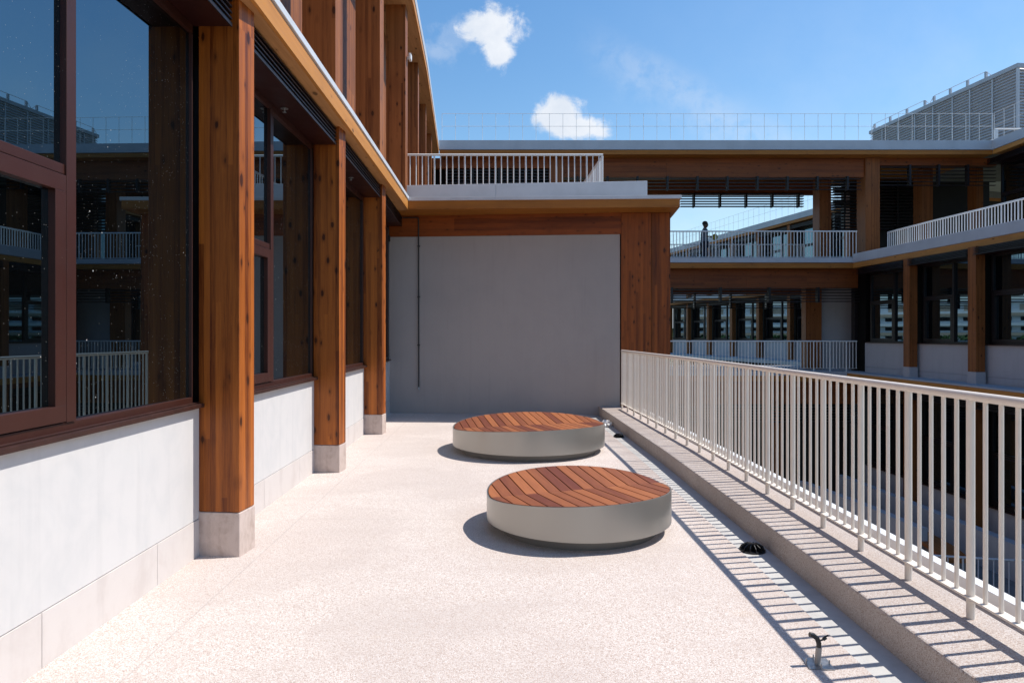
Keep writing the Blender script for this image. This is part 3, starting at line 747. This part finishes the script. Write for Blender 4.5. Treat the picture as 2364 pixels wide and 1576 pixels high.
F(MB().box(0, Lf+2, -.35, 8, 3.93, 4.11), 'floor_slab', 'fascia_x')
F(MB().box(-.02, Lf+2, -.37, .0, 4.115, 4.34), 'white_flashing', 'flash_far')
F(MB().box(0, Lf+2, -1.3, 8, -.1, .10), 'lower_floor', 'floor_far')
F(MB().box(0, Lf+2, .9, 8, -9, 7.96), 'interior', 'dark_room')
railing('railing', [fpt(.5, 1.2), fpt(11, 1.2)], 4.0, 1.3, .14, 5, 'distant white railing at the foot of the far timber building', 'railing', 'painted steel railings', M['rail_white'], rb=.014, rt=.03, seg=6)
fence([fpt(-1, .1), fpt(Lf, .1)], 8.4, 1.1, .6, 'wire fence on the far sloping roofline seen through the walkway')

# ------------------------------------------------------------------ lower courtyard
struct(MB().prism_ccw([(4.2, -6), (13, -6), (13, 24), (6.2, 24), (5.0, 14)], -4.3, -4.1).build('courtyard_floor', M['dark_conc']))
for nm, pts, lab in (('planter_wall', [(11.2, 23.5), (11.35, 20), (11.5, 16), (11.6, 11)], 'low grey concrete planter wall in the shaded courtyard below the right wing'),
                     ('planter_wall', [(9.4, 22.5), (9.9, 19.5), (10.1, 17.0)], 'nearer curved concrete planter wall in the courtyard beside the timber bench')):
    o = MB().ribbon(pts, off(pts, .25), -4.099, -3.25).build(nm, M['floor_far']); setprops(o, lab, 'wall', 'concrete planter walls')
e = empty('curved_bench', (10.8, 18.5, -4.1), 'curved brown timber bench top in the shaded courtyard below, behind the balusters', 'bench')
bc = [(10.15, 22.3), (10.45, 21.2), (10.68, 20.0), (10.82, 18.8), (10.85, 17.6), (10.75, 16.5), (10.5, 15.6)]
MB().strip(bc, off(bc, -.62), -3.66, -3.58).build('seat', M['wood_y'], e)
MB().strip(off(bc, -.08), off(bc, -.54), -4.099, -3.661).build('base', M['dark_conc'], e)
railing('railing', [(8.6, 14.2), (10.0, 13.9), (11.5, 13.7)], -4.1, 1.1, .14, 5, 'dark grey railing down in the courtyard at lower right', 'railing', 'painted steel railings', M['plant_grey'], rb=.012)

# ------------------------------------------------------------------ white apartment block far away, and woods
AP = empty('apartment_block', (-140, 230, -9), 'distant white apartment block with balconies and rows of windows', 'building')
aa = R(40)
def A(mb, name, m): return mb.build(name, M[m], AP, (-190, 190, 0), aa)
A(MB().box(0, 130, 0, 14, -9, 9), 'wall', 'apartment')
A(MB().box(2, 128, -1.0, -.01, 9, 9.5).box(2, 128, 2, 13, 9, 12.6), 'penthouse', 'apartment')
A(MB().box(1, 129, 1, 14, 12.61, 13.3), 'roof', 'flash_far')
pw = pb = None
for f in range(5):
    z = -7.5+f*3.3
    A(MB().box(-.5, 130.5, -1.2, -.02, z+2.3, z+3.3), 'balcony', 'tan' if f in (2, 4) else 'apartment')
    for k in range(16):
        x = 2.5+k*8.0
        o = A(MB().box(x, x+5.6, -.06, .0, z+.7, z+2.0), 'window', 'dark_room') if pw is None else None
        if pw is None: pw = o; px0 = x; pz0 = z
        else:
            v = Matrix.Rotation(aa, 3, 'Z') @ Vector((x-px0, 0, 0))
            copy_to(pw, (-190+v.x, 190+v.y, z-pz0), AP)
for k in range(16):
    x = 4+k*7.8
    if k == 0: pp = A(MB().box(x, x+5.2, 1.9, 1.99, 9.9, 12.0), 'window', 'tan')
    else:
        v = Matrix.Rotation(aa, 3, 'Z') @ Vector((k*7.8, 0, 0)); copy_to(pp, (-190+v.x, 190+v.y, 0), AP)
m, n, b = mat('foliage', (.05, .085, .03), .9, spec=.1)
t = n.node('ShaderNodeTexCoord'); n.put(b.inputs['Base Color'], n.ramp(n.noise(t.outputs['Object'], .6, 6, .7), [(.3, (.025, .05, .018)), (.7, (.08, .12, .045))]))
M['foliage'] = m
mb = MB(); rr = random.Random(3)
for k in range(15000):
    tt = rr.random(); x = -190+tt*480; base = 205+18*math.sin(tt*9)
    hgt = 2.2*math.sin(tt*31)+1.6*math.sin(tt*67)+1.0
    c = Vector((x+rr.gauss(0, 2), base+rr.gauss(0, 5), -9+rr.random()**.6*(8.5+hgt)))
    s = .25+rr.random()*.45; i = len(mb.v)
    for q in range(4):
        mb.v.append(tuple(c+Vector((rr.gauss(0, 1), rr.gauss(0, 1), rr.gauss(0, 1)))*s))
    mb.f += [(i, i+1, i+2), (i, i+2, i+3), (i, i+3, i+1), (i+1, i+3, i+2)]
o = mb.build('distant_woods', M['foliage']); setprops(o, 'low green line of distant trees on the horizon', 'trees', None, 'stuff')

# ================================================================== BENCHES
def bench(cx, cy, rad, zb, v0, tilt, slope, fold, pitch, label, seed):
    """drum with a timber top folded along a line through its centre"""
    e = empty('round_bench', (cx, cy, 0), label, 'bench', 'round drum benches with slatted timber tops')
    ca, sa = math.cos(fold), math.sin(fold)
    def zt(lx, ly): return v0 + tilt*lx + slope*abs(ly)         # local: x along the fold
    n = 128; mb = MB()
    for k in range(n):
        t = 2*math.pi*k/n; lx, ly = rad*math.cos(t), rad*math.sin(t); li = .985
        mb.v += [(lx, ly, zb), (lx, ly, zt(lx, ly)), (lx*li, ly*li, zt(lx, ly)), (lx*li, ly*li, zt(lx, ly)-.05), (lx*.84, ly*.84, zb)]
    for k in range(n):
        a, b = k*5, ((k+1) % n)*5
        for q in range(3): mb.f.append((a+q, b+q, b+q+1, a+q+1))
        mb.f.append((b, a, a+4, b+4))
    mb.build('drum', M['drum'], e, (cx, cy, 0), fold, smooth=True)
    mb = MB(); pr = rad-.11
    mb.tube([(0, 0, .0), (0, 0, zb+.02)], pr, 96).build('pedestal', M['pedestal'], e, (cx, cy, 0), fold, smooth=True)
    mb = MB(); i = 0
    mb.tube([(0, 0, zb+.03), (0, 0, v0-.06)], rad*.975, 64).build('inner_tray', M['black'], e, (cx, cy, 0), fold, smooth=True)
    ns = int(2*rad/pitch); x = -ns*pitch/2; r_ = rad*.981; gap = .009
    rnd = random.Random(seed)
    edges = [-r_] + [x+k*pitch for k in range(1, ns)] + [r_]
    th = .028
    for a, b in zip(edges, edges[1:]):
        a2, b2 = a+gap/2, b-gap/2
        m_ = 6
        for sgn in (1, -1):
            mb = MB(); xs = [a2+(b2-a2)*k/m_ for k in range(m_+1)]
            top = []; bot = []
            yo = [math.sqrt(max(0, r_*r_-q*q)) for q in xs]
            vv = []
            for q, Y in zip(xs, yo):
                y0 = 0.0006
                vv.append(((q, sgn*y0, zt(q, 0)+.004), (q, sgn*max(Y, .001), zt(q, Y)+.004)))
            i = len(mb.v)
            for p, q in vv: mb.v += [p, q, (p[0], p[1], p[2]-th), (q[0], q[1], q[2]-th)]
            for k in range(m_):
                j = i+4*k
                mb.f += [(j, j+1, j+5, j+4), (j+2, j+6, j+7, j+3), (j+1, j+3, j+7, j+5), (j, j+4, j+6, j+2)]
            mb.f += [(i, i+2, i+3, i+1), (i+4*m_, i+4*m_+1, i+4*m_+3, i+4*m_+2)]
            if max(yo) < .02: continue
            mb.build('slat', M['slat'], e, (cx, cy, 0), fold, bevel=.0025)
    return e
bench(.535, 5.54, .740, .085, .292, .025, .075, R(15), .0985, 'nearer smaller round bench, grey drum with reddish timber slat top', 3)
bench(.225, 9.27, 1.026, .085, .325, .022, .062, R(10.5), .0995, 'farther larger round bench, grey drum with reddish timber slat top before the grey wall', 8)

# ================================================================== SMALL THINGS
def drain(x, y, r, label, seed):
    e = empty('dome_drain', (x, y, 0), label, 'drain', 'black dome drains in the gutter')
    MB().tube([(x, y, -.0065), (x, y, .004)], r, 28).build('rim', M['rubber'], e, smooth=True)
    mb = MB()
    for k in range(12):
        t = 2*math.pi*k/12; c_, s_ = math.cos(t), math.sin(t); w_ = .0025
        px, py = -s_*w_, c_*w_; i = len(mb.v)
        for rr_, zz in ((.012, .045), (.45*r, .048), (.85*r, .028), (.97*r, .004)):
            for sg in (1, -1): mb.v.append((x+c_*rr_+px*sg, y+s_*rr_+py*sg, zz))
        for rr_, zz in ((.012, .004), (.45*r, .004), (.85*r, .004), (.97*r, .001)):
            for sg in (1, -1): mb.v.append((x+c_*rr_+px*sg, y+s_*rr_+py*sg, zz))
        for q in range(3):
            a = i+2*q
            mb.f += [(a, a+1, a+3, a+2), (a, a+2, a+10, a+8), (a+1, a+9, a+11, a+3)]
    mb.build('grate_fins', M['rubber'], e)
    MB().tube([(x, y, .0), (x, y, .05)], .013, 10).build('hub', M['rubber'], e, smooth=True)
drain(1.735, 4.93, .092, 'nearer black dome drain with radiating fins in the gutter', 1)
drain(1.625, 10.4, .082, 'farther small black dome drain in the gutter by the crumpled paper', 2)

x, y = 1.439, 3.215
e = empty('pipe_stub', (x, y, 0), 'short grey pipe with black bent cap on a steel plate bolted to the floor', 'pipe')
MB().prism_ccw([(x-.06, y-.05), (x+.055, y-.06), (x+.065, y+.05), (x-.05, y+.06)], .0005, .005).build('base_plate', M['steel'], e)
MB().tube([(x, y, .004), (x+.006, y, .082)], .0135, 16).build('pipe', M['grey_pipe'], e, smooth=True)
MB().tube([(x+.006, y, .078), (x+.006, y, .10), (x-.002, y, .122), (x-.02, y, .137), (x-.038, y-.002, .142)], [.0115, .0115, .0115, .0115, .011], 14).build('elbow', M['rubber'], e, smooth=True)
MB().tube([(x+.012, y, .112), (x+.026, y, .117)], .004, 8).tube([(x+.026, y, .117), (x+.04, y, .128)], .008, 8).tube([(x+.034, y, .13), (x+.05, y, .137)], .004, 8).build('cable_tail', M['rubber'], e, smooth=True)
for qx, qy in ((-.048, .01), (.05, -.012), (-.005, -.05), (.0, .045)):
    MB().tube([(x+qx, y+qy, .004), (x+qx, y+qy, .026)], .0035, 8).build('bolt', M['steel'], e, smooth=True)

# crumpled paper
bm = bmesh.new(); bmesh.ops.create_icosphere(bm, subdivisions=3, radius=.075)
rr = random.Random(5)
from mathutils import noise as mnoise
for v_ in bm.verts:
    k = .62+.75*abs(mnoise.noise(v_.co*28))+.35*mnoise.noise(v_.co*60+Vector((3, 1, 2)))
    v_.co = Vector((v_.co.x*1.15*k, v_.co.y*k, max(-.02, v_.co.z*.75*k)))
me = bpy.data.meshes.new('crumpled_paper'); bm.to_mesh(me); bm.free(); me.materials.append(M['paper'])
o = bpy.data.objects.new('crumpled_paper', me); col.objects.link(o); o.location = (1.60, 11.6, .03); o.scale = (1.25, 1.25, 1.5)
setprops(o, 'crumpled white paper wrapper lying in the gutter beside the far bench', 'litter')

# ------------------------------------------------------------------ person on the walkway
PX, PY, PZ = 7.47, 26.5, 4.2
e = empty('person', (PX, PY, PZ), 'person in grey shirt and dark trousers walking along the upper walkway holding a yellow bundle', 'person')
def skin_fig(name, pts, edges, radii, m, root=0, sub=2):
    me = bpy.data.meshes.new(name); me.from_pydata(pts, edges, []); me.materials.append(m)
    o = bpy.data.objects.new(name, me); col.objects.link(o); o.location = (PX, PY, PZ)
    md = o.modifiers.new('skin', 'SKIN'); md.use_smooth_shade = True
    for i, r_ in enumerate(radii):
        sv = me.skin_vertices[0].data[i]; sv.radius = r_ if isinstance(r_, tuple) else (r_, r_); sv.use_root = (i == root)
    s = o.modifiers.new('sub', 'SUBSURF'); s.levels = sub; s.render_levels = sub
    attach(o, e); return o
# walking to +x ; y = across
body = [(0,0,.93),(0,0,1.10),(.01,0,1.28),(.0,0,1.42),(.02,0,1.50),(.035,0,1.57),(.04,0,1.66),
        (0,.09,.90),(.10,.10,.50),(.02,.10,.09),(.13,.10,.04),
        (0,-.09,.90),(-.06,-.10,.49),(-.25,-.10,.13),(-.14,-.10,.05),
        (0,.17,1.39),(-.06,.22,1.12),(-.02,.23,.90),(0,.23,.83),
        (0,-.17,1.39),(.03,-.22,1.13),(.24,-.16,1.14),(.31,-.15,1.16)]
edg = [(0,1),(1,2),(2,3),(3,4),(4,5),(5,6),(0,7),(7,8),(8,9),(9,10),(0,11),(11,12),(12,13),(13,14),(3,15),(15,16),(16,17),(17,18),(3,19),(19,20),(20,21),(21,22)]
rad = [.105,(.10,.13),(.10,.14),(.08,.12),.05,.055,.07,.08,.06,.04,.035,.08,.06,.04,.035,.055,.042,.03,.025,.055,.042,.03,.025]
skin_fig('body', body, edg, rad, M['skin'])
bm = bmesh.new(); bmesh.ops.create_uvsphere(bm, u_segments=20, v_segments=14, radius=1)
for v_ in bm.verts: v_.co = Vector((v_.co.x*.098+.045, v_.co.y*.078, v_.co.z*.122+1.615))
nose = bmesh.ops.create_cone(bm, segments=8, radius1=.018, radius2=.005, depth=.04, cap_ends=True, matrix=Matrix.Translation((.145, 0, 1.60)) @ Matrix.Rotation(R(80), 4, 'Y'))
me = bpy.data.meshes.new('head'); bm.to_mesh(me); bm.free(); me.materials.append(M['skin']); me.polygons.foreach_set('use_smooth', [True]*len(me.polygons))
o = bpy.data.objects.new('head', me); col.objects.link(o); o.location = (PX, PY, PZ); attach(o, e)
bm = bmesh.new(); bmesh.ops.create_icosphere(bm, subdivisions=3, radius=1)
for v_ in bm.verts:
    k = 1+.08*mnoise.noise(v_.co*5)
    v_.co = Vector((v_.co.x*.108*k+.022, v_.co.y*.092*k, v_.co.z*.095*k+1.672))
me = bpy.data.meshes.new('hair'); bm.to_mesh(me); bm.free(); me.materials.append(M['hair']); me.polygons.foreach_set('use_smooth', [True]*len(me.polygons))
o = bpy.data.objects.new('hair', me); col.objects.link(o); o.location = (PX, PY, PZ); attach(o, e)
skin_fig('shirt', [(0,0,.86),(0,0,1.0),(0,0,1.2),(0,0,1.40),(.01,0,1.47),(0,.17,1.39),(-.05,.21,1.18),(0,-.17,1.39),(.02,-.21,1.17)],
         [(0,1),(1,2),(2,3),(3,4),(3,5),(5,6),(3,7),(7,8)], [(.15,.17),(.145,.165),(.14,.17),(.10,.15),.06,.075,.065,.075,.065], M['shirt'])
skin_fig('trousers', [(0,0,.93),(0,.09,.86),(.10,.10,.50),(.02,.10,.10),(0,-.09,.86),(-.06,-.10,.49),(-.24,-.10,.15)],
         [(0,1),(1,2),(2,3),(0,4),(4,5),(5,6)], [(.14,.15),.105,.08,.06,.105,.08,.06], M['trousers'])
bm = bmesh.new(); bmesh.ops.create_icosphere(bm, subdivisions=3, radius=.12)
for v_ in bm.verts: v_.co *= 1+.12*mnoise.noise(v_.co*14)
me = bpy.data.meshes.new('bundle'); bm.to_mesh(me); bm.free(); me.materials.append(M['yellow']); me.polygons.foreach_set('use_smooth', [True]*len(me.polygons))
o = bpy.data.objects.new('yellow_bundle', me); col.objects.link(o); o.location = (PX+.37, PY-.10, PZ+1.13)
setprops(o, 'round yellow bundle held out in front of the walking person', 'bag')
